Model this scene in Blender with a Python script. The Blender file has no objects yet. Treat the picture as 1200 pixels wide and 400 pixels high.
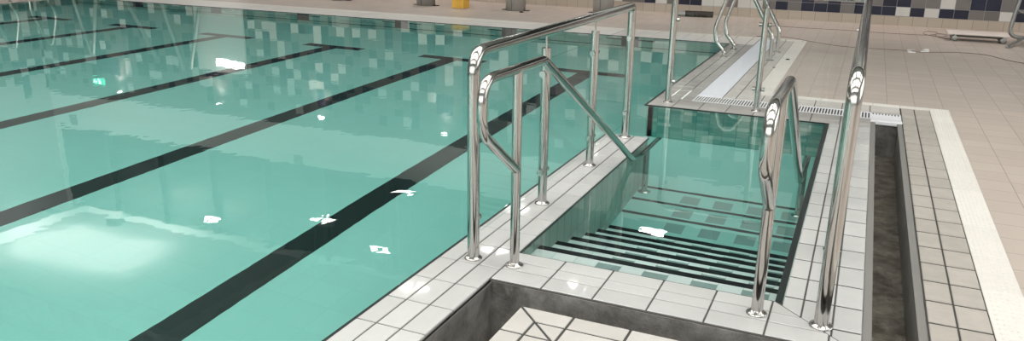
import bpy, math, random
from mathutils import Vector, Matrix
random.seed(7)
S = 1.6                      # eye height in metres; plan coordinates below are given in eye heights
sc = bpy.context.scene
COL = sc.collection

# ------------------------------------------------------------------ camera
yaw, pit, rol = -0.41546361, 0.29950064, 0.01677447
F = 919.945
fw = Vector((math.sin(yaw)*math.cos(pit), math.cos(yaw)*math.cos(pit), -math.sin(pit)))
rt = Vector((math.cos(yaw), -math.sin(yaw), 0)); up = rt.cross(fw)
r2 = math.cos(rol)*rt + math.sin(rol)*up
u2 = -math.sin(rol)*rt + math.cos(rol)*up
cam_d = bpy.data.cameras.new('camera')
cam = bpy.data.objects.new('camera', cam_d); COL.objects.link(cam)
m = Matrix(((r2.x, u2.x, -fw.x), (r2.y, u2.y, -fw.y), (r2.z, u2.z, -fw.z)))
cam.matrix_world = Matrix.Translation((0, 0, S)) @ m.to_4x4()
cam_d.sensor_fit = 'HORIZONTAL'; cam_d.sensor_width = 36.0
cam_d.lens = F/1200*36.0
cam_d.clip_start = 0.05; cam_d.clip_end = 200
sc.camera = cam

# ------------------------------------------------------------------ world and exposure
w = bpy.data.worlds.new('daylight'); sc.world = w; w.use_nodes = True
bg = w.node_tree.nodes['Background']
bg.inputs[0].default_value = (1.0, 0.965, 0.92, 1); bg.inputs[1].default_value = 3.2
vs = sc.view_settings
vs.view_transform = 'Standard'; vs.look = 'None'; vs.gamma = 1; vs.use_curve_mapping = False
vs.exposure = 0.33
cy = sc.cycles
cy.max_bounces = 12; cy.diffuse_bounces = 4; cy.glossy_bounces = 5; cy.transmission_bounces = 8
cy.transparent_max_bounces = 16; cy.volume_bounces = 0
cy.caustics_refractive = True; cy.caustics_reflective = False
cy.sample_clamp_indirect = 4.0; cy.blur_glossy = 0.3
cy.use_denoising = True

LAMP_HANG = 14.0      # hanging luminaires (radiance scale)
LAMP_WALL = 150.0      # wall downlights, watts
LAMP_FLOOD = 190.0     # floodlights washing the ceiling, watts

# ------------------------------------------------------------------ materials
def mat(name, col=(.5, .5, .5), rough=.5, metal=0.0, spec=.5, coat=0.0, coat_r=.05, emit=None, es=0):
    M = bpy.data.materials.new(name); M.use_nodes = True
    p = M.node_tree.nodes['Principled BSDF']
    p.inputs['Base Color'].default_value = (*col, 1); p.inputs['Roughness'].default_value = rough
    p.inputs['Metallic'].default_value = metal; p.inputs['Specular IOR Level'].default_value = spec
    p.inputs['Coat Weight'].default_value = coat; p.inputs['Coat Roughness'].default_value = coat_r
    if emit:
        p.inputs['Emission Color'].default_value = (*emit, 1); p.inputs['Emission Strength'].default_value = es
    return M
def N(M, t, **kw):
    n = M.node_tree.nodes.new(t)
    for k, v in kw.items(): setattr(n, k, v)
    return n
def L(M, a, b): M.node_tree.links.new(a, b)
def pb(M): return M.node_tree.nodes['Principled BSDF']
def math_n(M, op, a, b=None, c=None):
    n = N(M, 'ShaderNodeMath', operation=op)
    for i, v in enumerate((a, b, c)):
        if v is None: continue
        if isinstance(v, (int, float)): n.inputs[i].default_value = v
        else: L(M, v, n.inputs[i])
    return n.outputs[0]
def mixc(M, f, a, b, blend='MIX'):
    n = N(M, 'ShaderNodeMix', data_type='RGBA', blend_type=blend)
    for s, v in ((n.inputs[0], f), (n.inputs[6], a), (n.inputs[7], b)):
        if isinstance(v, (int, float)): s.default_value = v
        elif isinstance(v, tuple): s.default_value = (*v, 1)
        else: L(M, v, s)
    return n.outputs[2]
def pos(M):
    g = N(M, 'ShaderNodeNewGeometry'); s = N(M, 'ShaderNodeSeparateXYZ'); L(M, g.outputs['Position'], s.inputs[0])
    return g, s
def noise(M, vec, scale, detail=3, rough=.5):
    n = N(M, 'ShaderNodeTexNoise'); n.inputs['Scale'].default_value = scale
    n.inputs['Detail'].default_value = detail; n.inputs['Roughness'].default_value = rough
    L(M, vec, n.inputs['Vector']); return n.outputs[0]
def bump(M, h, strength, dist=.01):
    b = N(M, 'ShaderNodeBump'); b.inputs['Strength'].default_value = strength; b.inputs['Distance'].default_value = dist
    L(M, h, b.inputs['Height']); L(M, b.outputs[0], pb(M).inputs['Normal']); return b

def island_tile(name, a, b, rough=.35, coat=.5, coat_r=.08, stain=.12, scale=9):
    """laid tiles modelled one by one: each takes its own shade, with faint staining"""
    M = mat(name, a, rough, coat=coat, coat_r=coat_r)
    g, s = pos(M)
    c = mixc(M, g.outputs['Random Per Island'], a, b)
    n = noise(M, g.outputs['Position'], scale, 5, .65)
    f = math_n(M, 'MULTIPLY', math_n(M, 'SMOOTH_MIN', math_n(M, 'MULTIPLY', n, 1.6), 1.0, .2), stain)
    c = mixc(M, f, c, tuple(x*.45 for x in a))
    L(M, c, pb(M).inputs['Base Color'])
    r = math_n(M, 'MULTIPLY_ADD', n, .25, rough-.1); L(M, r, pb(M).inputs['Roughness'])
    bump(M, noise(M, g.outputs['Position'], 60, 3), .05, .003)
    return M
def grid_tile(name, axes, pitch, off, cols, grout, gw=.006, rough=.4, coat=0.0, coat_r=.08, bstr=.35, stain=.0, stepped=None, mortar_rough=None):
    """tile grid on two world axes; pitch, off and gw in metres; cols = [(threshold, colour), ...]"""
    M = mat(name, cols[0][1], rough, coat=coat, coat_r=coat_r)
    g, s = pos(M)
    A = []; E = []
    for i, ax in enumerate(axes):
        v = math_n(M, 'DIVIDE', math_n(M, 'SUBTRACT', s.outputs[ax], off[i]), pitch[i])
        fl = math_n(M, 'FLOOR', v); fr = math_n(M, 'SUBTRACT', v, fl)
        e = math_n(M, 'MINIMUM', fr, math_n(M, 'SUBTRACT', 1.0, fr))
        E.append(math_n(M, 'MULTIPLY', e, pitch[i])); A.append(fl)
    cmb = N(M, 'ShaderNodeCombineXYZ'); L(M, A[0], cmb.inputs[0]); L(M, A[1], cmb.inputs[1])
    wn = N(M, 'ShaderNodeTexWhiteNoise', noise_dimensions='3D'); L(M, cmb.outputs[0], wn.inputs['Vector'])
    cr = N(M, 'ShaderNodeValToRGB'); cr.color_ramp.interpolation = 'CONSTANT'
    els = cr.color_ramp.elements
    while len(els) < len(cols): els.new(.5)
    for i, (t, c) in enumerate(cols): els[i].position = t; els[i].color = (*c, 1)
    L(M, wn.outputs['Value'], cr.inputs[0]); c = cr.outputs[0]
    edge = math_n(M, 'MINIMUM', E[0], E[1])
    k = N(M, 'ShaderNodeMapRange'); k.inputs['From Min'].default_value = gw*.35; k.inputs['From Max'].default_value = gw*.65
    L(M, edge, k.inputs['Value'])
    if stain:
        n = noise(M, g.outputs['Position'], 3.0, 5, .6)
        c = mixc(M, math_n(M, 'MULTIPLY', n, stain), c, tuple(x*.5 for x in cols[0][1]))
    c = mixc(M, k.outputs[0], grout, c)
    if stepped:
        z0, dz, plain = stepped     # stepped upper edge of the mosaic; plain wall above
        w2 = N(M, 'ShaderNodeTexWhiteNoise', noise_dimensions='1D'); L(M, A[0], w2.inputs['W'])
        top = math_n(M, 'MULTIPLY_ADD', w2.outputs['Value'], dz, z0)
        top = math_n(M, 'MULTIPLY', math_n(M, 'ROUND', math_n(M, 'DIVIDE', top, pitch[1])), pitch[1])
        above = math_n(M, 'GREATER_THAN', s.outputs[2], math_n(M, 'ADD', top, off[1]))
        c = mixc(M, above, c, plain)
    L(M, c, pb(M).inputs['Base Color'])
    bump(M, k.outputs[0], bstr, .002)
    return M

m_white = island_tile('white_glazed_tile', (.535, .54, .535), (.605, .61, .605), .38, .6, .04, .16)
m_whiter = island_tile('pale_stone_tile', (.54, .52, .49), (.61, .59, .56), .5, .12, .12, .28)
m_grey = island_tile('grey_ribbed_tile', (.38, .37, .35), (.46, .45, .43), .38, .35, .06, .18)
m_edge = island_tile('ribbed_edge_tile', (.52, .53, .52), (.59, .60, .59), .35, .6, .06, .1)
m_beige = island_tile('beige_deck_tile', (.47, .43, .385), (.54, .495, .445), .5, .15, .15, .3)
m_strip = island_tile('greyish_beige_tile', (.44, .41, .37), (.51, .475, .435), .5, .12, .12, .35)
m_bright = island_tile('bright_white_tile', (.70, .68, .65), (.75, .73, .70), .45, .2, .08, .1)
m_tact = island_tile('white_studded_tile', (.66, .64, .60), (.72, .70, .66), .6, 0, .1, .12, 30)
m_grout = mat('grey_grout', (.075, .07, .065), .8)
m_groutd = mat('dark_joint', (.05, .05, .048), .8)
m_line = mat('black_edge_line', (.012, .017, .018), .35)
m_deck = grid_tile('beige_deck_grid', (0, 1), (.155*S, .15*S), (.655*S, .02*S),
                   [(0, (.50, .435, .385)), (.35, (.52, .455, .40)), (.7, (.485, .42, .37))], (.27, .235, .205), .006, .45, .12, .15, .25, .25)
m_cove = grid_tile('beige_cove_tile', (0, 2), (.15*S, 1.0), (.04*S, -.5), [(0, (.42, .36, .30)), (.5, (.40, .34, .28))], (.2, .17, .15), .007, .5)
MOS = [(0, (.60, .59, .57)), (.17, (.15, .135, .13)), (.58, (.008, .011, .035))]
m_wgrout = mat('light_wall_grout', (.30, .29, .29), .8)
m_tw = island_tile('white_wall_tile', (.56, .55, .53), (.63, .62, .60), .45, 0, .1, .05)
m_tg = island_tile('grey_wall_tile', (.135, .122, .118), (.175, .16, .155), .45, 0, .1, .05)
m_tn = island_tile('navy_wall_tile', (.004, .005, .020), (.008, .010, .034), .6, 0, .1, .05)
m_tp = mat('grey_green_wall_band', (.17, .18, .18), .6)
m_mos = grid_tile('navy_grey_white_mosaic', (0, 2), (.1545*S, .148*S), (.06*S, .03*S), MOS, (.27, .26, .26), .010, .3, 0, .1, .3, 0, (1.62*S, .5*S, (.17, .18, .18)))
m_mosl = grid_tile('navy_grey_white_mosaic_side', (1, 2), (.1545*S, .148*S), (.06*S, .03*S), MOS, (.33, .34, .36), .010, .25, .3, .1, .3, 0, (1.75*S, .45*S, (.5, .5, .5)))
m_pool = grid_tile('pale_aqua_pool_tile', (0, 1), (.155*S, .155*S), (0, 0), [(0, (.41, .71, .66)), (.5, (.42, .72, .67))], (.39, .68, .63), .006, .5, 0, .1, .0)
m_poolw = grid_tile('pool_wall_tile_y', (1, 2), (.155*S, .078*S), (0, 0), [(0, (.36, .60, .55)), (.5, (.42, .66, .60))], (.2, .36, .33), .006, .5, 0, .1, .0)
m_poolx = grid_tile('pool_wall_tile_x', (0, 2), (.155*S, .15*S), (0, 0), [(0, (.34, .56, .52)), (.4, (.42, .66, .60)), (.8, (.5, .72, .66))], (.2, .36, .33), .006, .5, 0, .1, .0)
m_wing = grid_tile('grey_green_upright_tile', (1, 2), (.076*S, .31*S), (.01*S, -.31*S), [(0, (.36, .52, .46)), (.5, (.41, .57, .51))], (.13, .22, .19), .006, .4, 0, .1, .1)
m_plat = grid_tile('teal_mosaic_tile', (0, 2), (.0775*S, .078*S), (.02*S, .0), [(0, (.15, .46, .40)), (.42, (.22, .55, .48)), (.75, (.40, .66, .59))], (.09, .28, .24), .004, .4, 0, .1, .1)
m_black = mat('black_glazed_tile', (.008, .011, .014), .4)
m_tread = grid_tile('pale_tread_tile', (0, 1), (.0775*S, .09*S), (.0, .0), [(0, (.80, .92, .90)), (.5, (.84, .95, .93))], (.6, .75, .72), .005, .4, 0, .1, .1)
m_sq = mat('grey_tread_tile', (.29, .42, .40), .5)
m_concr = mat('wet_concrete', (.1, .095, .09), .45)
def _c():
    M = m_concr; g, s = pos(M)
    n = noise(M, g.outputs['Position'], 5, 6, .7); n2 = noise(M, g.outputs['Position'], 22, 5, .7)
    cr = N(M, 'ShaderNodeValToRGB'); cr.color_ramp.elements[0].position = .32; cr.color_ramp.elements[0].color = (.07, .066, .06, 1)
    cr.color_ramp.elements[1].position = .68; cr.color_ramp.elements[1].color = (.30, .29, .275, 1); L(M, n, cr.inputs[0])
    L(M, cr.outputs[0], pb(M).inputs['Base Color']); bump(M, n2, .5, .02)
    L(M, math_n(M, 'MULTIPLY_ADD', n, .6, .1), pb(M).inputs['Roughness'])
_c()
m_silt = mat('dark_silt', (.05, .045, .035), .3)
def _s():
    M = m_silt; g, s = pos(M)
    n = noise(M, g.outputs['Position'], 9, 7, .7)
    cr = N(M, 'ShaderNodeValToRGB'); cr.color_ramp.elements[0].position = .4; cr.color_ramp.elements[0].color = (.07, .062, .048, 1)
    cr.color_ramp.elements[1].position = .7; cr.color_ramp.elements[1].color = (.34, .315, .26, 1); L(M, n, cr.inputs[0])
    L(M, cr.outputs[0], pb(M).inputs['Base Color']); bump(M, n, 1.0, .03)
_s()
m_lip = mat('concrete_lip', (.20, .195, .185), .55)
m_steel = mat('polished_stainless_steel', (.50, .485, .465), .13, 1.0)
def _st():
    M = m_steel; g, s = pos(M)
    n = noise(M, g.outputs['Position'], 14, 3); L(M, math_n(M, 'MULTIPLY_ADD', n, .12, .05), pb(M).inputs['Roughness'])
_st()
m_steel2 = mat('satin_stainless_steel', (.55, .54, .52), .3, 1.0)
m_grate = mat('white_plastic', (.78, .79, .82), .4)
m_void = mat('dark_drain', (.01, .01, .01), .8)
m_plast = mat('white_channel_cover', (.74, .77, .84), .35)
m_ceil = mat('painted_ceiling', (.5, .51, .5), .7)
m_beam = mat('white_painted_steel', (.66, .68, .67), .5)
m_frame = mat('dark_window_frame', (.05, .055, .06), .5)
m_wallp = mat('plain_wall_paint', (.36, .38, .38), .7)
m_wallw = mat('light_wall_paint', (.82, .83, .82), .7)
m_dglass = mat('dark_window_glass', (.05, .06, .06), .1)
m_conc2 = mat('grey_column_concrete', (.30, .29, .275), .6)
m_yel = mat('yellow_painted_plastic', (.72, .42, .06), .5)
m_dark = mat('dark_rubber', (.03, .025, .02), .6)
m_pink = mat('pale_pinkish_board', (.68, .62, .585), .5)
m_cable = mat('brown_cable', (.20, .15, .125), .6)
m_paper = mat('crumpled_white_paper', (.88, .88, .88), .7)
m_galv = mat('galvanised_tube', (.33, .34, .33), .35, .8)
m_lamp = mat('lamp_diffuser', (.9, .9, .9), .4, emit=(1, .97, .93), es=LAMP_HANG)
m_house = mat('lamp_housing', (.25, .26, .27), .5)

# clear glass: see-through with Fresnel reflection
def clear_glass(name, tint, refl=1.0):
    M = bpy.data.materials.new(name); M.use_nodes = True; nt = M.node_tree; nt.nodes.clear()
    o = N(M, 'ShaderNodeOutputMaterial'); t = N(M, 'ShaderNodeBsdfTransparent'); g = N(M, 'ShaderNodeBsdfGlossy')
    t.inputs[0].default_value = (*tint, 1); g.inputs['Roughness'].default_value = .0
    lw = N(M, 'ShaderNodeLayerWeight'); lw.inputs[0].default_value = .5
    f = math_n(M, 'MULTIPLY_ADD', math_n(M, 'POWER', lw.outputs['Facing'], 5.0), .96, .04)
    mx = N(M, 'ShaderNodeMixShader'); L(M, math_n(M, 'MULTIPLY', f, refl), mx.inputs[0]); L(M, t.outputs[0], mx.inputs[1]); L(M, g.outputs[0], mx.inputs[2])
    L(M, mx.outputs[0], o.inputs[0]); return M
m_glass = clear_glass('clear_panel_glass', (.994, .998, .997), .35)
m_gedge = clear_glass('green_glass_edge', (.80, .91, .88), .4)
m_win = clear_glass('window_glass', (.93, .96, .96))

# water: refracting surface, absorbing body
m_water = bpy.data.materials.new('pool_water'); m_water.use_nodes = True
def _w():
    M = m_water; nt = M.node_tree; nt.nodes.clear()
    o = N(M, 'ShaderNodeOutputMaterial'); g = N(M, 'ShaderNodeBsdfGlass'); g.inputs['IOR'].default_value = 1.333
    g.inputs['Roughness'].default_value = 0.0
    gg, s = pos(M); n = noise(M, gg.outputs['Position'], 1.8, 3, .6)
    b = N(M, 'ShaderNodeBump'); b.inputs['Strength'].default_value = .07; b.inputs['Distance'].default_value = .02
    L(M, n, b.inputs['Height']); L(M, b.outputs[0], g.inputs['Normal'])
    L(M, g.outputs[0], o.inputs['Surface'])
    v = N(M, 'ShaderNodeVolumeAbsorption'); v.inputs['Color'].default_value = (.28, .92, .855, 1); v.inputs['Density'].default_value = .20
    L(M, v.outputs[0], o.inputs['Volume'])
_w()

# ------------------------------------------------------------------ builders
class MB:
    def __init__(s): s.v = []; s.f = []; s.m = []; s.sm = []
    def add(s, vs, fs, mi=0, smooth=False):
        b = len(s.v); s.v += [tuple(v) for v in vs]
        for f in fs: s.f.append([b+i for i in f]); s.m.append(mi); s.sm.append(smooth)
    def box(s, x0, x1, y0, y1, z0, z1, mi=0):
        s.add([(x0,y0,z0),(x1,y0,z0),(x1,y1,z0),(x0,y1,z0),(x0,y0,z1),(x1,y0,z1),(x1,y1,z1),(x0,y1,z1)],
              [(0,3,2,1),(4,5,6,7),(0,1,5,4),(1,2,6,5),(2,3,7,6),(3,0,4,7)], mi)
    def prism(s, poly, z0, z1, mi=0):
        n = len(poly)
        s.add([(x,y,z0) for x,y in poly]+[(x,y,z1) for x,y in poly],
              [tuple(reversed(range(n))), tuple(range(n,2*n))]+[(i,(i+1)%n,n+(i+1)%n,n+i) for i in range(n)], mi)
    def rbox(s, x0, x1, y0, y1, z0, z1, b, mi=0):
        """box with chamfered edges"""
        def ring(d, z): return [(x0+d,y0+d,z),(x1-d,y0+d,z),(x1-d,y1-d,z),(x0+d,y1-d,z)]
        vs = ring(b,z0)+ring(0,z0+b)+ring(0,z1-b)+ring(b,z1)
        fs = [(3,2,1,0),(12,13,14,15)]
        for k in range(3):
            for i in range(4): j=(i+1)%4; fs.append((4*k+i,4*k+j,4*k+4+j,4*k+4+i))
        s.add(vs, fs, mi)
    def tube(s, pts, r, seg=14, mi=0, caps=True):
        pts = [Vector(p) for p in pts]; n = len(pts)
        t0 = (pts[1]-pts[0]).normalized()
        a = t0.orthogonal().normalized(); vs = []
        prev = t0
        for i, p in enumerate(pts):
            t = ((pts[min(i+1,n-1)]-p).normalized()+(p-pts[max(i-1,0)]).normalized())
            t = t.normalized() if t.length > 1e-6 else prev
            q = prev.rotation_difference(t); a = q @ a; prev = t
            a = (a - t*a.dot(t)).normalized(); b = t.cross(a)
            for k in range(seg):
                an = 2*math.pi*k/seg; vs.append(p+(a*math.cos(an)+b*math.sin(an))*r)
        fs = [(i*seg+k, i*seg+(k+1)%seg, (i+1)*seg+(k+1)%seg, (i+1)*seg+k) for i in range(n-1) for k in range(seg)]
        s.add(vs, fs, mi, True)
        if caps:
            s.add(vs[:seg], [tuple(reversed(range(seg)))], mi); s.add(vs[-seg:], [tuple(range(seg))], mi)
    def lathe(s, c, prof, seg=24, axis='z', mi=0):
        c = Vector(c); vs = []
        for r, h in prof:
            for k in range(seg):
                a = 2*math.pi*k/seg; q = (r*math.cos(a), r*math.sin(a), h)
                if axis == 'x': q = (h, r*math.cos(a), r*math.sin(a))
                if axis == 'y': q = (r*math.sin(a), h, r*math.cos(a))
                vs.append(c+Vector(q))
        n = len(prof)
        s.add(vs, [(i*seg+k, i*seg+(k+1)%seg, (i+1)*seg+(k+1)%seg, (i+1)*seg+k) for i in range(n-1) for k in range(seg)], mi, True)
    def build(s, name, mats, parent=None, loc=None, **tags):
        me = bpy.data.meshes.new(name)
        off = Vector(loc) if loc is not None else Vector((0,0,0))
        if parent is not None and loc is None: off = Vector(parent.location)
        me.from_pydata([tuple(Vector(v)-off) for v in s.v], [], s.f)
        if not isinstance(mats, (list, tuple)): mats = [mats]
        for q in mats: me.materials.append(q)
        me.polygons.foreach_set('material_index', s.m); me.polygons.foreach_set('use_smooth', s.sm)
        me.validate(); me.update()
        o = bpy.data.objects.new(name, me); COL.objects.link(o)
        if parent is not None:
            o.parent = parent; o.location = off-Vector(parent.location)
        else: o.location = off
        for k, v in tags.items(): o[k] = v
        return o
def thing(name, label, cat, loc=(0,0,0), group=None):
    o = bpy.data.objects.new(name, None); COL.objects.link(o); o.location = loc; o.empty_display_size = .1
    o['label'] = label; o['category'] = cat
    if group: o['group'] = group
    return o
def copy_tree(o, parent=None):
    c = o.copy(); COL.objects.link(c); c.parent = parent
    for ch in list(o.children): copy_tree(ch, c)
    return c
def P(x, y, z=0): return Vector((x*S, y*S, z*S))
def fillet(pts, rad, n=7):
    pts = [Vector(p) for p in pts]; out = [pts[0]]
    for i in range(1, len(pts)-1):
        p = pts[i]; r = rad[i] if isinstance(rad, (list, tuple)) else rad
        a = (pts[i-1]-p); b = (pts[i+1]-p); d = min(r, a.length*.48, b.length*.48)
        A = p+a.normalized()*d; B = p+b.normalized()*d
        for k in range(n+1):
            t = k/n; out.append(A*(1-t)**2+p*2*t*(1-t)+B*t*t)
    out.append(pts[-1]); return out

# ---- tiles laid one by one
def clip(poly, nx, ny, c):
    out = []
    for i, p in enumerate(poly):
        q = poly[(i+1) % len(poly)]
        dp = nx*p[0]+ny*p[1]-c; dq = nx*q[0]+ny*q[1]-c
        if dp >= 0: out.append(p)
        if (dp > 0 > dq) or (dp < 0 < dq):
            t = dp/(dp-dq); out.append((p[0]+(q[0]-p[0])*t, p[1]+(q[1]-p[1])*t))
    return out
def inset(poly, d):
    n = len(poly); out = []
    for i in range(n):
        p0 = Vector(poly[i-1]); p = Vector(poly[i]); p1 = Vector(poly[(i+1) % n])
        e0 = (p-p0).normalized(); e1 = (p1-p).normalized()
        n0 = Vector((-e0.y, e0.x)); n1 = Vector((-e1.y, e1.x))
        k = 1+n0.dot(n1)
        if k < .15: k = .15
        out.append(tuple(p+(n0+n1)*(d/k)))
    return out
def lay(mb, poly, gap=.004, bev=.0025, z=0.0, h=.008, mi=0):
    """poly in eye heights, counter-clockwise"""
    poly = [(x*S, y*S) for x, y in poly]
    if len(poly) < 3: return
    a = sum(poly[i-1][0]*poly[i][1]-poly[i][0]*poly[i-1][1] for i in range(len(poly)))/2
    if a < 2e-4: return
    lo = inset(poly, gap/2); hi = inset(poly, gap/2+bev); n = len(poly)
    vs = [(x,y,z-h) for x,y in lo]+[(x,y,z-bev) for x,y in lo]+[(x,y,z) for x,y in hi]
    fs = [tuple(range(2*n,3*n))]
    for k in range(2):
        for i in range(n): j=(i+1)%n; fs.append((k*n+i,k*n+j,(k+1)*n+j,(k+1)*n+i))
    mb.add(vs, fs, mi)
def field(mb, xs, ys, gap=.008, mi=0, clips=(), bev=.0025, cell_mi=None, gy=0.0):
    for i in range(len(xs)-1):
        for j in range(len(ys)-1):
            p = [(xs[i],ys[j]+gy),(xs[i+1],ys[j]+gy),(xs[i+1],ys[j+1]-gy),(xs[i],ys[j+1]-gy)]
            for c in clips:
                p = clip(p, *c)
                if len(p) < 3: break
            if len(p) >= 3: lay(mb, p, gap, bev, mi=(cell_mi(i, j) if cell_mi else mi))
def steps(a, b, d, first=None):
    out = [a]; x = first if first is not None else a+d
    while x < b-.02: out.append(x); x += d
    out.append(b); return out
ST = dict(kind='structure')

# ------------------------------------------------------------------ pool shell
XW, XR, XL = -1.135, .103, -9.9        # pool edge, channel edge, far-left pool edge
BX0, BX1, BY0, BY1 = -.925, -.126, 2.155, 4.57   # stair basin
DP, DB = .84, .715
YN, YF = -6.0, 7.6
mb = MB()
mb.box(XL*S, XW*S, YN*S, YF*S, -(DP+.15)*S, -DP*S, 0)
e = .001
lanes = [-2.10, -3.41, -4.73, -6.09, -7.43, -8.77]
for x in lanes:
    mb.box((x-.075)*S, (x+.075)*S, YN*S, 6.27*S, -DP*S-.01, -DP*S+.002, 1)
    mb.box((x-.33)*S, (x+.33)*S, 6.27*S, 6.40*S, -DP*S-.01, -DP*S+.0025, 1)
mb.build('pool_floor', [m_pool, m_black], **ST)
mb = MB(); mb.box((XL-.2)*S, XW*S, YF*S, (YF+.3)*S, -(DP+.15)*S, -.012*S, 0)
mb.box(XL*S, XW*S, (YF-.004)*S, YF*S, -.64*S, -.6*S, 1)
for x in lanes:
    mb.box((x-.085)*S, (x+.085)*S, (YF-.005)*S, YF*S, -.6*S, -.03*S, 1)
    mb.box((x-.25)*S, (x+.25)*S, (YF-.005)*S, YF*S, -.24*S, -.17*S, 1)
mb.box((XL-.2)*S, XW*S, (YF-.004)*S, (YF+.02)*S, -.03*S, -.003, 1)
mb.build('pool_wall_far', [m_poolx, m_black], **ST)
mb = MB(); mb.box((XL-.3)*S, XL*S, YN*S, (YF+.3)*S, -(DP+.15)*S, -.012*S)
mb.build('pool_wall_left', m_poolw, **ST)
# right side of the main pool with the low wall beside the steps
mb = MB(); mb.box((XW+.001)*S, (BX0-.001)*S, 1.9*S, 3.79*S, -(DP+.1)*S, -.006, 0)
mb.box((BX0-.012)*S, (BX0+.004)*S, BY0*S, 3.797*S, -.022*S, -.0035, 1); mb.build('basin_wall_left', [m_wing, m_line], **ST)
mb = MB(); mb.box(XW*S, (XW+.04)*S, BY1*S, YF*S, -(DP+.1)*S, -.006, 0)
mb.box((XW-.014)*S, (XW+.012)*S, BY1*S, YF*S, -.022*S, -.0035, 1); mb.build('platform_wall', [m_poolw, m_line], **ST)
mb = MB()
mb.box(XW*S, (XW+.04)*S, YN*S, 1.9*S, -(DP+.1)*S, -.006, 0)
# dark lines capping the walls
mb.box((XW-.009)*S, (XW+.012)*S, YN*S, 3.797*S, -.022*S, -.0035, 2)
mb.build('pool_wall_right', [m_poolw, m_wing, m_line], **ST)
mb = MB()
mb.box((XW+.01)*S, (XR-.025)*S, BY1*S, (BY1+.12)*S, -(DP+.1)*S, -.006, 0)
mb.box(XW*S, BX1*S, (BY1-.004)*S, (BY1+.012)*S, -.018*S, -.0035, 1)
mb.build('basin_wall_far', [m_plat, m_line], **ST)
mb = MB(); mb.box(BX1*S, (BX1+.1)*S, (BY0-.1)*S, BY1*S, -(DP+.1)*S, -.006, 0)
mb.box((BX1-.002)*S, (BX1+.018)*S, BY0*S, BY1*S, -.02*S, -.0015, 1)
mb.build('basin_wall_right', [m_wing, m_line], **ST)
mb = MB(); mb.box(BX0*S, BX1*S, (BY0-.08)*S, BY0*S, -.3*S, -.006, 0)
mb.box(BX0*S, BX1*S, (BY0-.004)*S, (BY0+.003)*S, -.018*S, -.0035, 1)
mb.build('basin_wall_near', [m_plat, m_line], **ST)
# flight of steps and basin floor
st = MB(); ty = BY0
ny = [2.35, 2.52, 2.69, 2.86, 3.025, 3.195]; nd = [.117, .236, .353, .47, .588, .705]
sq = [BX0+.225+.155*k for k in range(5)]
for k, (y, d) in enumerate(zip(ny, nd)):
    st.box(BX0*S, BX1*S, ty*S, y*S, -(DP)*S, -d*S, 0)
    st.box(BX0*S, BX1*S, (y-.029)*S, (y+.003)*S, -(d+.03)*S, -d*S+.002, 1)
    for x in sq: st.box(x*S, (x+.08)*S, (ty+.03)*S, (y-.045)*S, -d*S-.01, -d*S+.0015, 2)
    ty = y
st.build('basin_steps', [m_tread, m_black, m_sq], **ST)
fl = MB()
fl.box(XW*S, BX1*S, 3.195*S, BY1*S, -(DP+.05)*S, -DB*S, 0)
prev = 3.215
for y in (3.385, 3.555, 3.73):
    fl.box(BX0*S, BX1*S, (y-.0125)*S, (y+.0125)*S, -DB*S-.01, -DB*S+.002, 1)
    for x in sq: fl.box(x*S, (x+.085)*S, (prev+.03)*S, (prev+.125)*S, -DB*S-.01, -DB*S+.0015, 2)
    prev = y
fl.build('basin_floor', [m_pool, m_black, m_sq], **ST)

# ------------------------------------------------------------------ water
e = .0015
poly = [(XL-e, YN+.01), (XW+e, YN+.01), (XW+e, 3.79-e), (BX0-e, 3.79-e), (BX0-e, BY0-e), (BX1+e, BY0-e), (BX1+e, BY1+e), (XW+e, BY1+e), (XW+e, YF+e), (XL-e, YF+e)]
mb = MB(); mb.prism([(x*S, y*S) for x, y in poly], -(DP+e)*S, -.0085)
mb.build('pool_water', m_water, label='calm clear teal water filling the pool and stair basin', category='water', kind='stuff')

# ------------------------------------------------------------------ decks around the pool
CH0, CH1 = .103, .259        # right channel
FY0, FY1 = 1.816, 1.94       # front channel
LX0, LX1 = -.92, -.767       # left channel
# left coping and low wall top
cols = [XW, -1.072, -.997, -.921]
ys = steps(-1.0, 3.794, .1515, 1.559-.1515*15)
g = MB()
g.prism([(x*S,y*S) for x,y in [(XW+.008,-1),(-.926,-1),(-.926,1.935),(.098,1.935),(.098,4.83),(-1.127,4.83),(-1.127,4.578),(-.105,4.578),(-.105,2.16),(-.93,2.16),(-.93,3.79),(XW+.008,3.79)]], -.03, -.0045, 0)
g.build('coping_bed', m_grout, **ST)
mb = MB()
field(mb, cols, ys, cell_mi=lambda i, j: 1 if i == 0 else 0)
mb.build('coping_left', [m_white, m_edge], **ST)
# front coping, mitred into the right coping
dx, dy = .103-(-.126), 1.94-2.155
nrm = (-dy, dx)                # points up/right of the mitre
cc = nrm[0]*(-.126)+nrm[1]*2.155
mb = MB()
field(mb, [-.921]+[-.759+.1565*k for k in range(6)]+[.103], [1.94, 2.022, 2.084, 2.155], clips=[(-nrm[0], -nrm[1], -cc)], cell_mi=lambda i, j: 1 if j == 2 else 0)
mb.build('coping_front', [m_white, m_edge], **ST)
mb = MB()
field(mb, [-.108, -.053, .028, .103], steps(1.94, 4.57, .1495, 2.054), gap=.008, gy=.003, clips=[(nrm[0], nrm[1], cc)], cell_mi=lambda i, j: 1 if i == 0 else 0)
mb.build('coping_right', [m_white, m_edge], **ST)
# platform beyond the basin
mb = MB()
field(mb, [XW]+[-.985+.155*k for k in range(7)]+[.103], [4.573, 4.65, 4.80], mi=0)
field(mb, [XW, -1.06, -.985, -.915], steps(4.80, YF, .15), gap=.009, mi=0, gy=.005)
field(mb, [-.758, -.68, -.602], steps(5.20, 8.05, .15), gap=.009, mi=2, gy=.005)
field(mb, [-.758]+steps(-.68, CH1, .155), [4.99, 5.065, 5.20], mi=2)
mb.build('coping_platform', [m_grey, m_edge, m_whiter], **ST)
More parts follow.
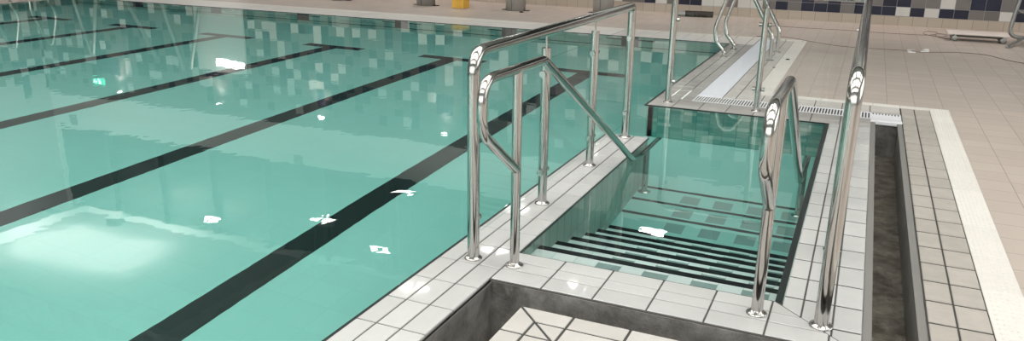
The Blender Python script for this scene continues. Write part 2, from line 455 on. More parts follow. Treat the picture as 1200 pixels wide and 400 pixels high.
# far coping
mb = MB()
field(mb, steps(-12, -.92, .155), [YF+.002, 7.83, 8.06], mi=0)
field(mb, steps(-12, -.49, .155), [8.06, 8.2], mi=1)
mb.build('coping_far', [m_bright, m_tact], **ST)
# pale tiled strip right of the channel
mb = MB()
field(mb, [CH1+.003, .335, .42], steps(-1, 5.20, .1495, 2.207-.1495*21), gap=.009, gy=.003, mi=0)
mb.build('deck_strip_right', [m_strip], **ST)
# studded white strips
def studs(mb, x0, x1, y0, y1, px, py):
    x = x0+px/2
    while x < x1:
        y = y0+py/2
        while y < y1:
            r = .006; cx, cyy = x*S, y*S
            mb.add([(cx-r,cyy-r,0),(cx+r,cyy-r,0),(cx+r,cyy+r,0),(cx-r,cyy+r,0),(cx-r*.5,cyy-r*.5,.0035),(cx+r*.5,cyy-r*.5,.0035),(cx+r*.5,cyy+r*.5,.0035),(cx-r*.5,cyy+r*.5,.0035)],
                   [(4,5,6,7),(0,1,5,4),(1,2,6,5),(2,3,7,6),(3,0,4,7)])
            y += py
        x += px
mb = MB()
field(mb, [.42, .527], steps(-1, 5.28, .1495, 2.207-.1495*21), gap=.0015, bev=.001)
field(mb, steps(-.49, .42, .15), [5.20, 5.28], gap=.002, bev=.001)
field(mb, [-.602, -.49], steps(5.20, 8.06, .15), gap=.002, bev=.001)
studs(mb, .43, .517, 1.6, 5.27, .0145, .03)
studs(mb, -.48, .42, 5.255, 5.275, .022, .02)
mb.build('studded_strip', [m_tact], **ST)
# base slabs (concrete under tiles) with the channels left open
g = MB()
for x0, x1, y0, y1 in [(CH1+.002, .527, -1, 5.28), (-.915, CH1+.002, 4.84, 5.28), (-1.127, -.49, 5.28, YF), (-12, -.49, YF+.004, 8.2)]:
    g.box(x0*S, x1*S, y0*S, y1*S, -.05, -.0045)
g.build('deck_bed', m_groutd, **ST)
# big beige deck
d = MB()
for x0, x1, y0, y1 in [(.527, 6, -6, 10.4), (-.49, .527, 5.28, 10.4), (-14.6, -.49, 8.2, 10.4), (-14.6, XL-.02, -6, 8.2), (-.92, .527, -6, -1)]:
    d.box(x0*S, x1*S, y0*S, y1*S, -.15*S, -.001)
d.build('floor', m_deck, **ST)

# drainage channels (dry, concrete lined)
c = MB(); dz = -.2*S
c.box(LX0*S-.03, LX1*S+.03, -1*S, FY1*S+.03, dz-.05, dz, 1)
c.box(LX1*S+.03, CH0*S, FY0*S-.03, FY1*S+.03, dz-.05, dz, 1)
c.box(CH0*S, CH1*S+.03, -1*S, 4.8*S, dz-.05, dz, 1)
def wallb(x0, x1, y0, y1, top=-.009, mi=0): c.box(x0*S, x1*S, y0*S, y1*S, dz, top, mi)
wallb(-.955, -.913, -1, FY1-.0, mi=0)
wallb(-.955, CH0+.012, FY1-.008, FY1+.04, mi=0)
wallb(CH0-.02, CH0+.012, FY1-.008, 4.80, mi=0)
wallb(CH1-.012, CH1+.05, -1, 4.80, mi=0)
wallb(CH0-.02, CH1+.05, 4.76, 4.84, mi=0)
wallb(LX1+.006, LX1+.04, -1, FY0-.006, mi=0)
wallb(LX1+.006, CH0-.005, FY0-.04, FY0-.006, mi=0)
wallb(CH0-.05, CH0-.005, -1, FY0-.006, mi=0)
c.box(CH0*S, (CH0+.022)*S, FY1*S, 4.76*S, -.03, -.006, 2)
c.box((CH1-.022)*S, CH1*S, -1*S, 4.76*S, -.03, -.006, 2)
c.box(LX0*S, (LX0+.008)*S, -1*S, FY1*S, -.02, -.009, 2)
c.build('drain_channel', [m_concr, m_silt, m_lip], **ST)

# tiled island between the channels
mb = MB()
ix, iy = LX1, FY0
nn = (1, 1); ic = ix+iy                 # x+y = const is perpendicular ... mitre runs x-ix = iy-y
field(mb, [ix]+[-.61+.158*k for k in range(4)]+[CH0-.002], [1.67, 1.745, iy], gap=.012, clips=[(1, 1, ic)])
field(mb, [ix, -.697, -.62], [1.22, 1.37, 1.52, 1.67, iy], gap=.012, clips=[(-1, -1, -ic)])
field(mb, [-.62+.158*k for k in range(5)], steps(-1, 1.67, .15, 1.67-.15*17), gap=.012)
field(mb, [ix, -.697, -.62], steps(-1, 1.22, .15, 1.22-.15*14), gap=.012)
mb.box((LX1+.004)*S, (CH0-.004)*S, -1*S, (FY0-.004)*S, -.05, -.0045, 1)
mb.build('tiled_island', [m_whiter, m_groutd], **ST)

# ------------------------------------------------------------------ hall
WY, WX, HC = 10.16, -14.4, 4.6
def wall_holes(name, axis, at, th, a0, a1, z0, z1, holes, m):
    """wall slab with rectangular openings; holes = [(a0,a1,z0,z1)] sorted, same z band"""
    q = MB()
    def bx(p0, p1, q0, q1):
        if p1-p0 < 1e-4 or q1-q0 < 1e-4: return
        if axis == 'y': q.box(p0*S, p1*S, at*S, (at+th)*S, q0*S, q1*S)
        else: q.box(at*S, (at+th)*S, p0*S, p1*S, q0*S, q1*S)
    if not holes: bx(a0, a1, z0, z1)
    else:
        hz0, hz1 = holes[0][2], holes[0][3]
        bx(a0, a1, z0, hz0); bx(a0, a1, hz1, z1); p = a0
        for h in holes: bx(p, h[0], hz0, hz1); p = h[1]
        bx(p, a1, hz0, hz1)
    return q.build(name, m, **ST)
wf = wall_holes('wall_far', 'y', WY, .2, WX-.2, 6.2, .0, 2.18, [], m_wgrout)
# mosaic of the far wall, tile by tile: W white, G grey, N navy
ROWS = {0: (-24, 'WWGGNWGNNWWGWWGNGNNNGNNNWNWNNGGWNG'), 1: (-13, 'GGNGGGNGNGNGNNGGWGNNGNG')}
mb = MB(); rr = random.Random(11); px_, cw, rh = .30, .1475, .1475
zs = [.107, .21]
while zs[-1] < 2.2: zs.append(zs[-1]+rh)
k0 = int((WX-px_)/cw)-1; k1 = int((6-px_)/cw)+1
for k in range(k0, k1):
    xa = max(px_+k*cw, WX+.001); xb = min(px_+(k+1)*cw, 5.99)
    if xb-xa < .02: continue
    top = 1.62+rr.random()*.5
    for j in range(len(zs)-1):
        c_ = rr.choices('WGN', (.15, .45, .40))[0]
        if j in ROWS and 0 <= k-ROWS[j][0] < len(ROWS[j][1]): c_ = ROWS[j][1][k-ROWS[j][0]]
        if zs[j+1] > top: c_ = 'P'
        z1_ = min(zs[j+1], 2.178)
        g_ = .0 if c_ == 'P' else .004
        y_ = (WY-.0025)*S; a_, b_, c0_, c1_ = (xa*S+g_, xb*S-g_, zs[j]*S+g_, z1_*S-g_)
        mb.add([(a_, y_, c0_), (b_, y_, c0_), (b_, y_, c1_), (a_, y_, c1_), (a_, WY*S, c0_), (b_, WY*S, c0_), (b_, WY*S, c1_), (a_, WY*S, c1_)],
               [(0, 1, 2, 3), (4, 5, 1, 0), (5, 6, 2, 1), (6, 7, 3, 2), (7, 4, 0, 3)], 'WGNP'.index(c_))
mb.build('mosaic_tiles', [m_tw, m_tg, m_tn, m_tp], wf)
wall_holes('wall_upper', 'y', WY, .2, WX-.2, 6.2, 2.18, HC, [(WX+.03, 5.9, 2.86, 4.48)], m_wallw)
q = MB(); q.box((WX+.03)*S, 5.9*S, (WY+.09)*S, (WY+.1)*S, 2.86*S, 4.48*S); wo = q.build('window_20', m_dglass, **ST)
for k in range(15):
    f = MB(); x = -13.0+1.27*k; f.box((x-.045)*S, (x+.045)*S, (WY-.02)*S, (WY+.12)*S, 2.86*S, 4.48*S); f.build('mullion', m_frame, wo)
wall_holes('wall_left', 'x', WX-.2, .2, YN, WY, .0, HC, [], m_mosl)
q = MB(); 
q.box(WX*S, 6*S, (WY-.012)*S, WY*S, -.001, .105*S)
q.build('baseboard_far', m_cove, **ST)
hb = [(-13.5+2.4*k, -13.5+2.4*k+1.9, .5, 3.2) for k in range(8)]  # unseen windows behind the camera, added for daylight and chrome reflections
wall_holes('wall_back', 'y', YN-.2, .2, WX-.2, 6.2, 0, HC, hb, m_wallp)
hr = [(1.0+2.3*k, 1.0+2.3*k+1.9, .5, 3.4) for k in range(4)]  # unseen side windows added to brighten the right-hand deck
wall_holes('wall_right', 'x', 6.0, .2, YN, WY, 0, HC, hr, m_wallp)
n = 1
for h in hb:
    q = MB(); q.box(h[0]*S, h[1]*S, (YN-.11)*S, (YN-.1)*S, h[2]*S, h[3]*S); wo = q.build('window_%d' % n, m_win, **ST)
    f = MB()
    for x in (h[0], (h[0]+h[1])/2, h[1]): f.box((x-.03)*S, (x+.03)*S, (YN-.15)*S, (YN-.05)*S, h[2]*S, h[3]*S)
    for z in (h[2], 2.2, h[3]): f.box(h[0]*S, h[1]*S, (YN-.15)*S, (YN-.05)*S, (z-.03)*S, (z+.03)*S)
    f.build('window_frame', m_frame, wo); n += 1
for h in hr:
    q = MB(); q.box(6.1*S, 6.11*S, h[0]*S, h[1]*S, h[2]*S, h[3]*S); wo = q.build('window_%d' % n, m_win, **ST)
    f = MB()
    for x in (h[0], (h[0]+h[1])/2, h[1]): f.box(6.05*S, 6.15*S, (x-.03)*S, (x+.03)*S, h[2]*S, h[3]*S)
    for z in (h[2], 2.0, h[3]): f.box(6.05*S, 6.15*S, h[0]*S, h[1]*S, (z-.03)*S, (z+.03)*S)
    f.build('window_frame', m_frame, wo); n += 1
q = MB(); yb = [YN-.2]
ADDED_SKYLIGHTS = [(-5.2, -2.3), (-1.4, 1.4), (2.2, 5.0)]  # unseen roof openings added to bring in light from above
for a, b in ADDED_SKYLIGHTS:
    q.box((WX-.2)*S, 6.2*S, yb[-1]*S, a*S, HC*S, (HC+.2)*S); yb.append(b)
    xs_ = [-9.6, -6.6, -3.6, -.6, 2.4]
    px_ = WX-.2
    for x in xs_:
        q.box(px_*S, x*S, a*S, b*S, HC*S, (HC+.2)*S); px_ = x+2.4
    q.box(px_*S, 6.2*S, a*S, b*S, HC*S, (HC+.2)*S)
q.box((WX-.2)*S, 6.2*S, yb[-1]*S, (WY+.2)*S, HC*S, (HC+.2)*S)
q.build('ceiling', m_ceil, **ST)
# cellular roof beams with round openings
def cell_beam(y, x0, x1, z0, z1, name):
    q = MB(); zc = (z0+z1)/2; r = (z1-z0)*.36; pitch = (z1-z0)*1.05; t = .012
    x = x0
    while x < x1-1e-6:
        xe = min(x+pitch, x1); cx = (x+xe)/2; K = 20
        ring = []; sqr = []
        for k in range(K):
            a = 2*math.pi*k/K+math.pi/4*0; ca, sa = math.cos(a), math.sin(a)
            ring.append((cx+r*ca, zc+r*sa)); s_ = 1/max(abs(ca)/((xe-x)/2), abs(sa)/((z1-z0)/2))
            sqr.append((cx+s_*ca, zc+s_*sa))
        for yy in (y-t, y+t):
            vs = [(a*S, yy*S, b*S) for a, b in ring]+[(a*S, yy*S, b*S) for a, b in sqr]
            q.add(vs, [(k, (k+1)%K, K+(k+1)%K, K+k) for k in range(K)])
        vs = [(a*S, (y-t)*S, b*S) for a, b in ring]+[(a*S, (y+t)*S, b*S) for a, b in ring]
        q.add(vs, [(k, (k+1)%K, K+(k+1)%K, K+k) for k in range(K)])
        x = xe
    q.box(x0*S, x1*S, (y-.06)*S, (y+.06)*S, (z0-.02)*S, z0*S); q.box(x0*S, x1*S, (y-.06)*S, (y+.06)*S, z1*S, (z1+.02)*S)
    q.build(name, m_beam, **ST)
for k, y in enumerate((6.6, 1.8, -1.85)):
    cell_beam(y, WX, 6.0, 4.14, 4.58, 'roof_beam')
q = MB()
for x in (-13.9, -8.2, -2.6, 3.0): q.box((x-.09)*S, (x+.09)*S, YN*S, WY*S, 4.42*S, 4.6*S)
q.build('ceiling_rib', m_beam, **ST)
# white doorway panel and steel posts of the far wall, seen mirrored in the water
q = MB(); q.box(-10.42*S, -9.36*S, (WY-.03)*S, WY*S, .005*S, 1.42*S); q.build('door_1', mat('pale_door_leaf', (.62, .64, .63), .5), **ST)

# ------------------------------------------------------------------ lamps
def hang_lamp(label, x, y, z, rz, bar=False):
    t = thing('pendant_luminaire', label, 'light', P(x, y, z), 'rectangular pendant luminaires')
    q = MB(); q.rbox(-.30, .30, -.17, .17, 0, .07, .012); o = q.build('housing', m_house, t, loc=(0,0,0)); o.location = (0,0,0)
    for sgn in (-1, 1):
        q = MB()
        if bar: q.box(min(sgn*.012, sgn*.28), max(sgn*.012, sgn*.28), -.12, .12, -.006, .001)
        else: q.prism([(sgn*.05, -.15), (sgn*.28, -.02), (sgn*.28, .06), (sgn*.05, .15)][::sgn], -.006, .001)
        o = q.build('diffuser', m_lamp, t, loc=(0,0,0)); o.location = (0,0,0)
    hh = (HC-z)*S-.07
    q = MB()
    for a in (-.2, .2): q.tube([(a, 0, .06), (a, 0, hh+.07)], .004, 6)
    o = q.build('suspension_rod', m_steel2, t, loc=(0,0,0)); o.location = (0,0,0)
    t.rotation_euler = (0, 0, rz)
    return t
hl = [(-7.67, 7.40), (-6.34, 8.06), (-5.07, 7.50), (-3.79, 8.10), (-2.50, 7.60), (-4.14, 6.76), (-6.0, 9.57), (-4.17, 9.63), (-2.19, 9.60)]
hlab = ['leftmost of the nearer row', 'second from left in the nearer row', 'third from left in the nearer row', 'fourth from left in the nearer row', 'rightmost of the nearer row', 'nearest to the camera',
        'left one of the far row', 'middle one of the far row', 'right one, mirrored in the stair basin']
for k, (x, y) in enumerate(hl):
    hang_lamp('white pendant luminaire over the pool, '+hlab[k], x, y, 2.8, (.25 if k % 2 else -.3) if k < 6 else -.1, k > 5)
def wall_lamp(x, lab, z=2.0):
    t = thing('wall_downlight', 'small downlight on the far wall, '+lab, 'light', P(x, WY-.02, z), 'wall downlights')
    q = MB(); q.rbox(-.07, .07, -.14, .02, -.02, .12, .01); o = q.build('housing', m_house, t, loc=(0,0,0)); o.location = (0,0,0)
    q = MB(); q.box(-.055, .055, -.125, -.01, -.026, -.019); o = q.build('lens', m_lamp, t, loc=(0,0,0)); o.location = (0,0,0)
    ld = bpy.data.lights.new('downlight_beam', 'SPOT'); ld.energy = LAMP_WALL; ld.color = (1, .84, .78); ld.spot_size = 1.6; ld.spot_blend = .8; ld.shadow_soft_size = .05
    lo = bpy.data.objects.new('downlight_beam', ld); COL.objects.link(lo); lo.parent = t; lo.location = (0, -.11, -.08); lo.rotation_euler = (-.22, 0, 0)
for x, lab in ((-12.4, 'leftmost, mirrored beside the exit sign'), (-10.0, 'second from the left, near the pale door'), (-7.86, 'third from the left, mirrored in mid pool'), (-5.58, 'fourth from the left, mirrored left of the railing'),
               (-3.2, 'fifth from the left, behind the left railing'), (-.85, 'sixth from the left, behind the grab rails'), (1.3, 'seventh from the left, above the board trolley'), (3.5, 'rightmost, beyond the chair frame')): wall_lamp(x, lab)
def flood(x, y, z, lab):
    t = thing('floodlight', 'grey floodlight near the far wall washing the ceiling, '+lab, 'light', P(x, y, z), 'ceiling floodlights')
    q = MB(); q.rbox(-.22, .22, -.15, .15, -.06, .05, .02); o = q.build('housing', m_house, t, loc=(0,0,0)); o.location = (0,0,0)
    q = MB(); q.tube([(0, 0, -.03), (0, (WY-y)*S, -.03)], .02, 8); o = q.build('bracket', m_house, t, loc=(0,0,0)); o.location = (0,0,0)
    ld = bpy.data.lights.new('flood_beam', 'AREA'); ld.shape = 'RECTANGLE'; ld.size = .36; ld.size_y = .24; ld.energy = LAMP_FLOOD; ld.color = (1, .97, .93)
    lo = bpy.data.objects.new('flood_beam', ld); COL.objects.link(lo); lo.parent = t; lo.location = (0, 0, .07); lo.rotation_euler = (math.pi, 0, 0)
flood(-12.95, 8.79, 4.0, 'left one of two'); flood(-11.5, 8.94, 4.0, 'right one of two')
t = thing('linear_lamp', 'bright linear lamp on the pale door, mirrored as a white streak in the water', 'light', P(-9.69, WY-.06, 1.26))
q = MB(); q.rbox(-9.98*S, -9.39*S, (WY-.06)*S, (WY-.03)*S, 1.22*S, 1.29*S, .01); q.build('tube', m_lamp, t)
q = MB(); q.box(-9.99*S, -9.38*S, (WY-.035)*S, (WY-.028)*S, 1.20*S, 1.31*S); q.build('housing', m_house, t)
m_green = mat('green_sign_light', (.02, .4, .25), .4, emit=(.05, .9, .55), es=1.2)
m_pict = mat('white_pictogram', (.9, .9, .9), .4, emit=(.8, 1, .9), es=4)
t = thing('exit_sign', 'small green emergency exit sign high on the tiled far wall, mirrored in the water', 'sign', P(-12.96, WY-.03, 1.87))
q = MB(); q.rbox(-13.10*S, -12.82*S, (WY-.04)*S, WY*S, 1.80*S, 1.93*S, .006); q.build('sign_box', m_green, t)
q = MB(); sx, sz, sy = -12.90*S, 1.865*S, (WY-.042)*S
q.tube([(sx, sy, sz+.05), (sx, sy, sz+.075)], .014, 8)
for a, b in (((0, .045), (-.02, -.01)), ((-.02, -.01), (.03, -.04)), ((-.02, -.01), (-.05, -.06)), ((-.05, -.06), (-.09, -.06)), ((0, .035), (.05, .01)), ((0, .035), (-.05, .03))):
    q.tube([(sx+a[0], sy, sz+a[1]), (sx+b[0], sy, sz+b[1])], .009, 6)
q.build('running_figure', m_pict, t); q = MB()
q.tube([(sx-.14, sy, sz), (sx-.26, sy, sz)], .009, 6); q.tube([(sx-.21, sy, sz+.04), (sx-.26, sy, sz), (sx-.21, sy, sz-.04)], .009, 6)
q.build('arrow', m_pict, t)
for a, b, c_ in (((-10.0, 0), (-10.52, 1.40), 'inclined steel prop right of the pale door, leaning left'), ((-11.05, 0), (-10.66, 1.45), 'inclined steel prop leaning right towards the pale door'),
             ((-11.95, 0), (-11.3, 1.25), 'inclined steel prop on the far wall, third from the pale door'), ((-13.2, 0), (-12.93, 1.3), 'steel prop at the far left, leaning right under the exit sign'), ((-12.45, 0), (-12.87, 1.3), 'steel prop under the exit sign, leaning left')):
    t = thing('steel_prop', c_, 'prop', P(a[0], WY-.2))
    q = MB(); q.tube([P(a[0], WY-.2, 0), P(b[0], WY-.12, b[1])], .05, 12); q.build('tube', m_galv, t)
    q = MB(); q.rbox(a[0]*S-.1, a[0]*S+.1, (WY-.2)*S-.1, (WY-.2)*S+.1, 0, .015, .004); q.build('foot_plate', m_galv, t)
for x, z, c_ in ((-13.83, 2.70, 'small square vent on the light upper wall, leftmost'), (-8.42, 2.78, 'small square vent on the light upper wall above the pale door side')):
    q = MB(); q.rbox((x-.09)*S, (x+.09)*S, (WY-.02)*S, WY*S, (z-.09)*S, (z+.09)*S, .01)
    for k in range(5): q.box((x-.07)*S, (x+.07)*S, (WY-.03)*S, (WY-.02)*S, (z-.07+.03*k)*S, (z-.055+.03*k)*S)
    q.build('wall_vent', m_house, loc=tuple(P(x, WY, z)), label=c_, category='vent')

# ------------------------------------------------------------------ railings
RO, RP, RI = .0305, .0275, .0235
def flange(t, x, y, r=.046, z=0.0, rp=.025):
    q = MB(); c0 = P(x, y, z)
    q.lathe(c0, [(0, 0), (r, 0), (r, .004), (r*.9, .009), (rp*1.25, .013), (rp*.95, .02)], 24)
    q.build('base_flange', m_steel, t)
def clamp(t, p, d):
    """small round glass clamp: p on the tube axis (m), d direction towards the glass"""
    q = MB(); d = Vector(d).normalized(); p = Vector(p)
    q.tube([p+d*.02, p+d*.034], .009, 10)
    q.tube([p+d*.030, p+d*.033, p+d*.052, p+d*.055], .019, 14)
    q.build('glass_clamp', m_steel, t)
def panel(t, a, b, z0, z1, th=.010, rc=.05):
    """glass sheet between plan points a and b (m) with rounded corners"""
    a = Vector((*a, 0)); b = Vector((*b, 0)); u = (b-a).normalized(); Lg = (b-a).length; nrm_ = Vector((-u.y, u.x, 0))
    out = []
    for cx, cz, a0 in ((Lg-rc, z1-rc, 0), (rc, z1-rc, 90), (rc, z0+rc, 180), (Lg-rc, z0+rc, 270)):
        for k in range(7):
            an = math.radians(a0+15*k); out.append((cx+rc*math.cos(an), cz+rc*math.sin(an)))
    n_ = len(out); vs = []
    for s_ in (-.5, .5):
        for (h, z) in out: vs.append(a+u*h+nrm_*(th*s_)+Vector((0, 0, z)))
    q = MB(); q.add(vs, [tuple(range(n_)), tuple(reversed(range(n_, 2*n_)))], 0)
    q.add(vs, [(i, (i+1) % n_, n_+(i+1) % n_, n_+i) for i in range(n_)], 1)
    q.build('glass_panel', [m_glass, m_gedge], t)
PH = .592; RZ = .652
# left balustrade on the low wall
t = thing('glass_balustrade', 'stainless steel balustrade with glass panels on the low tiled wall left of the steps', 'railing', P(-1.033, 2.05))
X = -1.033
q = MB(); q.tube(fillet([P(X, 2.05, 0), P(X, 2.05, RZ), P(X, 3.747, RZ), P(X, 3.747, 0)], [0, .11, .05, 0], 9), RO, 18)
q.build('handrail', m_steel, t)
for y in (2.05, 3.747): flange(t, X, y)
for y in (2.63, 3.19):
    q = MB(); q.tube([P(X, y, 0), P(X, y, PH-.006), P(X, y, PH)], RP, 18); q.build('post', m_steel, t)
    q = MB(); q.tube([P(X, y, PH-.01), P(X, y, RZ-.01)], .006, 8); q.build('support_rod', m_steel, t)
    flange(t, X, y)
yy = [2.05, 2.63, 3.19, 3.747]
for a, b in zip(yy, yy[1:]):
    panel(t, (X*S+.0, a*S+.045), (X*S+.0, b*S-.045), .075*S, .55*S)
    for z in (.13, .50):
        clamp(t, P(X, a, z), (0, 1, 0)); clamp(t, P(X, b, z), (0, -1, 0))
# right balustrade: along the channel side and across the platform
t = thing('glass_balustrade', 'stainless steel balustrade with glass running right of the steps and across the far platform', 'railing', P(0, 2.056))
RZ = .668
q = MB(); q.tube(fillet([P(0, 2.056, 0), P(0, 2.056, RZ), P(0, 4.69, RZ), P(-1.037, 4.69, RZ), P(-1.037, 4.69, 0)], [0, .11, .06, .06, 0], 9), RO, 18)
q.build('handrail', m_steel, t)
flange(t, 0, 2.056, .05); flange(t, -1.037, 4.69)
for x, y in ((0, 2.63), (0, 3.19), (0, 3.75), (0, 4.22), (0, 4.69), (-.515, 4.69)):
    q = MB(); q.tube([P(x, y, 0), P(x, y, PH-.006), P(x, y, PH)], RP, 18); q.build('post', m_steel, t)
    q = MB(); q.tube([P(x, y, PH-.01), P(x, y, RZ-.01)], .006, 8); q.build('support_rod', m_steel, t)
    flange(t, x, y)
yy = [2.056, 2.63, 3.19, 3.75, 4.22, 4.69]
for a, b in zip(yy, yy[1:]):
    panel(t, (-.0, a*S+.045), (-.0, b*S-.045), .075*S, .55*S)
    for z in (.13, .50):
        clamp(t, P(0, a, z), (0, 1, 0)); clamp(t, P(0, b, z), (0, -1, 0))
for a, b in ((-1.037, -.515), (-.515, 0)):
    panel(t, (a*S+.045, 4.69*S), (b*S-.045, 4.69*S), .075*S, .55*S)
    for z in (.13, .50):
        clamp(t, P(a, 4.69, z), (1, 0, 0)); clamp(t, P(b, 4.69, z), (-1, 0, 0))
# inner handrails leading into the water
def inner(X, label, r):
    t = thing('stair_handrail', label, 'handrail', P(X, 2.055))
    zt = .612
    q = MB(); q.tube([P(X, 2.055, 0), P(X, 2.055, zt)], r, 16); q.build('post', m_steel, t)
    path = [P(X, 2.05, .315), P(X, 1.822, .475), P(X, 1.822, .618), P(X, 2.257, .612), P(X, 3.40, -.01), P(X, 3.53, -.075), P(X, 3.9, -.075)]
    q = MB(); q.tube(fillet(path, [0, .07, .11, .02, .03, .06, 0], 9), r, 16); q.build('handrail', m_steel, t)
    flange(t, X, 2.055, .046, 0, r)
    q = MB(); q.tube([P(X, 3.66, -DB), P(X, 3.66, -.075)], r, 16); q.build('leg', m_steel, t)
    flange(t, X, 3.66, .05, -DB, r)
inner(-.893, 'short bent chrome stair handrail on the left of the steps, dipping into the water', RI)
inner(-.166, 'short bent chrome stair handrail on the right of the steps, dipping into the water', RI+.002)
# grab rails of the ladder by the far corner
for y, lab in ((6.71, 'arched chrome grab rail at the far pool corner, the nearer of the pair'), (7.22, 'arched chrome grab rail at the far pool corner, the farther of the pair')):
    t = thing('grab_rail', lab, 'grab rail', P(-.67, y))
    path = [P(-.672, y, 0), P(-.672, y, .19), P(-.85, y, .50), P(-.93, y, .62), P(-1.02, y, .60), P(-1.062, y, .466), P(-1.136, y, .235), P(-1.118, y, .125), P(-1.045, y, .045), P(-1.043, y, 0)]
    q = MB(); q.tube(fillet(path, [0, .06, .06, .08, .08, .05, .06, .04, .03, 0], 6), .026, 14); q.build('rail_tube', m_steel, t)
    flange(t, -.672, y, .05, 0, .021); flange(t, -1.043, y, .05, 0, .021)

for y, lab in ((6.70, 'chrome grab rail at the left edge of the pool, the nearer of the two'), (7.22, 'chrome grab rail at the left edge of the pool, the farther of the two')):
    t = thing('grab_rail', lab, 'grab rail', P(-10.3, y))
    path = [P(-10.36, y, 0), P(-10.36, y, .19), P(-10.18, y, .50), P(-10.1, y, .60), P(-10.01, y, .58), P(-9.97, y, .466), P(-9.88, y, .235), P(-9.90, y, .125), P(-9.98, y, .045), P(-9.985, y, 0)]
    q = MB(); q.tube(fillet(path, [0, .06, .06, .08, .08, .05, .06, .04, .03, 0], 6), .026, 14); q.build('rail_tube', m_steel, t)
    flange(t, -10.36, y, .05, 0, .021); flange(t, -9.985, y, .05, 0, .021)

# ------------------------------------------------------------------ drain grating and channel covers
t = thing('overflow_grating', 'white slotted overflow grating across the platform beyond the basin', 'grate', P(-.4, 4.9))
q = MB(); q.box(-.915*S, .259*S, 4.81*S, 4.985*S, -.03, -.012); q.build('channel_bottom', m_void, t)
q = MB()
q.box(-.915*S, .259*S, 4.803*S, 4.815*S, -.012, .001); q.box(-.915*S, .259*S, 4.972*S, 4.984*S, -.012, .001)
x = -.912
while x < .095: q.box(x*S, (x+.0075)*S, 4.812*S, 4.975*S, -.011, .0015); x += .0165
q.box(.098*S, .259*S, 4.803*S, 4.984*S, -.011, .001)
q.build('slats', m_grate, t)
q = MB()
x = .11
while x < .25: q.box(x*S, (x+.006)*S, 4.93*S, 4.965*S, .0005, .002); x += .0165
q.build('slot', m_void, t)
q = MB(); q.rbox(.100*S, .262*S, 4.742*S, 4.80*S, -.03, .004, .003)
q.build('channel_end_cap', m_grate, label='white plastic end piece closing the open drain channel', category='cover')
q = MB()
q.rbox(-.913*S, -.76*S, 4.985*S, 8.05*S, -.004, .003, .002)
for k in range(14): q.box(-.912*S, -.761*S, (5.2+.2*k)*S, (5.2+.2*k)*S+.002, .0025, .0034)
q.build('channel_cover', m_plast, label='long smooth white channel cover running up to the grab rails', category='cover')

# ------------------------------------------------------------------ things on the far deck
for k, (x, y, lab) in enumerate([(-6.78, 9.28, 'round grey concrete bollard by the far wall, leftmost of four'), (-5.39, 9.28, 'round grey concrete bollard left of the yellow pedestal'),
                (-4.10, 9.32, 'round grey concrete bollard right of the yellow pedestal'), (-3.02, 9.59, 'round dark grey concrete bollard behind the left railing')]):
    t = thing('bollard', lab, 'bollard', P(x, y), 'concrete bollards by the far wall')
    q = MB(); r = .125*S if k < 3 else .13*S
    q.lathe(P(x, y), [(0, 0), (r, 0), (r, .36*S-.02), (r-.02, .36*S), (0, .36*S)], 28); q.build('body', m_conc2, t)
    q = MB(); q.rbox(x*S-r-.09, x*S+r+.10, y*S-.05, y*S+.05, -.0005, .012, .004); q.build('foot_plate', m_dark, t)  # dark plate stands in for the shadow at the bollard's foot
    q = MB(); q.box(x*S-.004, x*S+.004, y*S-r-.002, y*S-r+.01, .01, .36*S-.02); q.build('seam', m_dark, t)
t = thing('yellow_pedestal', 'yellow ribbed pedestal between two grey bollards at the far wall', 'pedestal', P(-4.84, 9.23))
q = MB(); a = .085*S
for k in range(4): q.rbox(-4.84*S-a+k*a*.5, -4.84*S-a+(k+1)*a*.5-.004, 9.23*S-a, 9.23*S+a, .0, .26*S, .006)
q.build('body', m_yel, t)
q = MB(); q.rbox(-4.84*S-a-.01, -4.84*S+a+.01, 9.23*S-a-.01, 9.23*S+a+.01, .26*S, .27*S, .004); q.build('top_plate', m_yel, t)
# rolled dark tube with a pale end
t = thing('rolled_mat', 'dark rolled mat lying on the far deck below the wall', 'mat', P(-1.93, 9.75))
q = MB(); q.tube([P(-2.03, 9.78, .036), P(-1.70, 9.83, .036)], .036*S, 20); q.build('roll', mat('dark_brown_roll', (.022, .014, .010), .6), t)
q = MB(); q.tube([P(-2.12, 9.766, .034), P(-2.031, 9.78, .034)], .033*S, 20); q.build('end_cap', m_galv, t)
# low board on castors
t = thing('board_trolley', 'low pale board trolley on castors near the far wall', 'trolley', P(1.0, 9.0))
x0, x1, y0, y1 = .76, 1.30, 8.95, 9.22
q = MB(); q.rbox(x0*S, x1*S, y0*S, y1*S, .062*S, .082*S, .008); q.build('board', m_pink, t)
q = MB(); q.rbox((x0+.05)*S, (x1-.05)*S, (y0+.01)*S, (y0+.03)*S, .042*S, .062*S, .004); q.rbox((x0+.05)*S, (x1-.05)*S, (y1-.03)*S, (y1-.01)*S, .042*S, .062*S, .004); q.build('under_rail', m_dark, t)
for x in (x0+.07, x1-.05):
    for y in (y0+.02, y1-.03):
        q = MB(); q.lathe(P(x, y, .028), [(0, -.018), (.028*S*.8, -.018), (.028*S, -.012), (.028*S, .012), (.028*S*.8, .018), (0, .018)], 20, 'y'); q.build('castor_wheel', m_galv, t)
        q = MB(); q.box(x*S-.012, x*S+.012, y*S-.024, y*S-.02, .02*S, .062*S); q.box(x*S-.012, x*S+.012, y*S+.02, y*S+.024, .02*S, .062*S); q.build('castor_fork', m_galv, t)
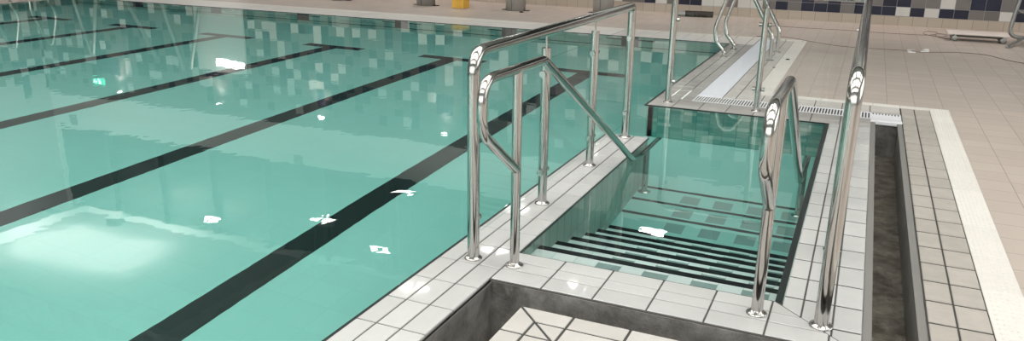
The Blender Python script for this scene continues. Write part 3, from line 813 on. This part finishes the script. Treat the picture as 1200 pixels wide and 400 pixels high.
def cable(name, pts, label, r=.0045, m=m_cable):
    V = [P(x, y, 0)+Vector((0, 0, r)) for x, y in pts]; out = []
    for i in range(len(V)-1):
        p0, p1, p2, p3 = V[max(i-1,0)], V[i], V[i+1], V[min(i+2,len(V)-1)]
        for k in range(8):
            s_ = k/8; out.append(.5*((2*p1)+(p2-p0)*s_+(2*p0-5*p1+4*p2-p3)*s_*s_+(3*p1-p0-3*p2+p3)*s_**3))
    out.append(V[-1]); q = MB(); q.tube(out, r, 8, mi=0)
    q.build(name, m, loc=tuple(V[0]), label=label, category='cable')
cable('cable', [(-1.0, 9.3), (-.6, 9.28), (-.2, 9.30), (.25, 9.27), (.62, 9.32), (.72, 9.62), (.62, 9.68), (.58, 9.4), (.72, 9.22), (.80, 9.45), (.70, 9.5), (.70, 9.2), (.80, 9.05)], 'thin brown cable along the far deck, looping at the board trolley')
cable('cable', [(-.98, 8.25), (-.7, 8.33), (-.45, 8.12), (-.2, 7.93), (.1, 7.9), (.35, 7.93), (.5, 7.88), (.75, 8.02), (1.0, 8.0), (1.15, 7.72), (1.35, 7.55), (1.7, 7.5)], 'thin brown cable snaking across the deck past the crumpled paper')
q = MB(); rr = random.Random(3)
for cx, cy_ in ((.41, 7.84), (.52, 7.93)):
    pts = [(cx*S+rr.uniform(-.07, .07), cy_*S+rr.uniform(-.05, .05), rr.uniform(.006, .05)) for _ in range(9)]
    for i in range(7): q.add([pts[i], pts[i+1], pts[i+2]], [(0, 1, 2)])
    q.box(cx*S-.05, cx*S+.05, cy_*S-.012, cy_*S+.012, .0, .012)
q.build('crumpled_paper', m_paper, loc=tuple(P(.46, 7.9)), label='small crumpled white paper lying on the cable', category='litter')
# tubular chair frame cut by the right edge
t = thing('chair_frame', 'grey tubular metal frame standing at the right edge of the photo', 'chair', P(1.5, 9.2))
q = MB(); q.tube(fillet([P(1.395, 9.2, .75), P(1.335, 9.2, .28), P(1.315, 9.2, .05), P(1.62, 9.2, .045), P(2.0, 9.2, .05)], [0, .1, .14, .1, 0], 8), .03, 12); q.build('frame_tube', m_galv, t)
q = MB(); q.tube([P(1.238, 8.6, .016), P(1.46, 9.2, .05)], .026, 12); q.build('leg', m_galv, t)
q = MB(); q.tube([P(2.05, 8.60, .016), P(1.85, 9.2, .05)], .026, 12); q.build('leg', m_galv, t)
q = MB(); q.tube([P(1.395, 9.2, .75), P(2.0, 9.2, .75)], .025, 12); q.tube([P(2.0, 9.2, .75), P(2.0, 9.2, .05)], .025, 12); q.build('back_frame', m_galv, t)
q = MB(); q.rbox(1.35*S, 1.98*S, 8.9*S, 9.2*S, .30*S, .315*S, .01); q.build('seat', m_galv, t)
# small debris
for x, y, lab, s_ in ((-.545, 6.83, 'small dark scrap on the white strip near the grab rails', .03), (-.60, 6.35, 'tiny dark scrap on the white strip, nearer of the two', .018), (-3.93, 9.12, 'small black scrap at the foot of a grey bollard', .05), (-2.93, 9.15, 'small pinkish scrap on the far deck behind the left railing', .05)):
    q = MB(); c0 = P(x, y)
    q.lathe(c0, [(0, 0), (s_, 0), (s_*.8, s_*.3), (s_*.3, s_*.45), (0, s_*.45)], 7)
    q.build('scrap', m_dark if 'pink' not in lab else m_pink, loc=tuple(c0), label=lab, category='litter')
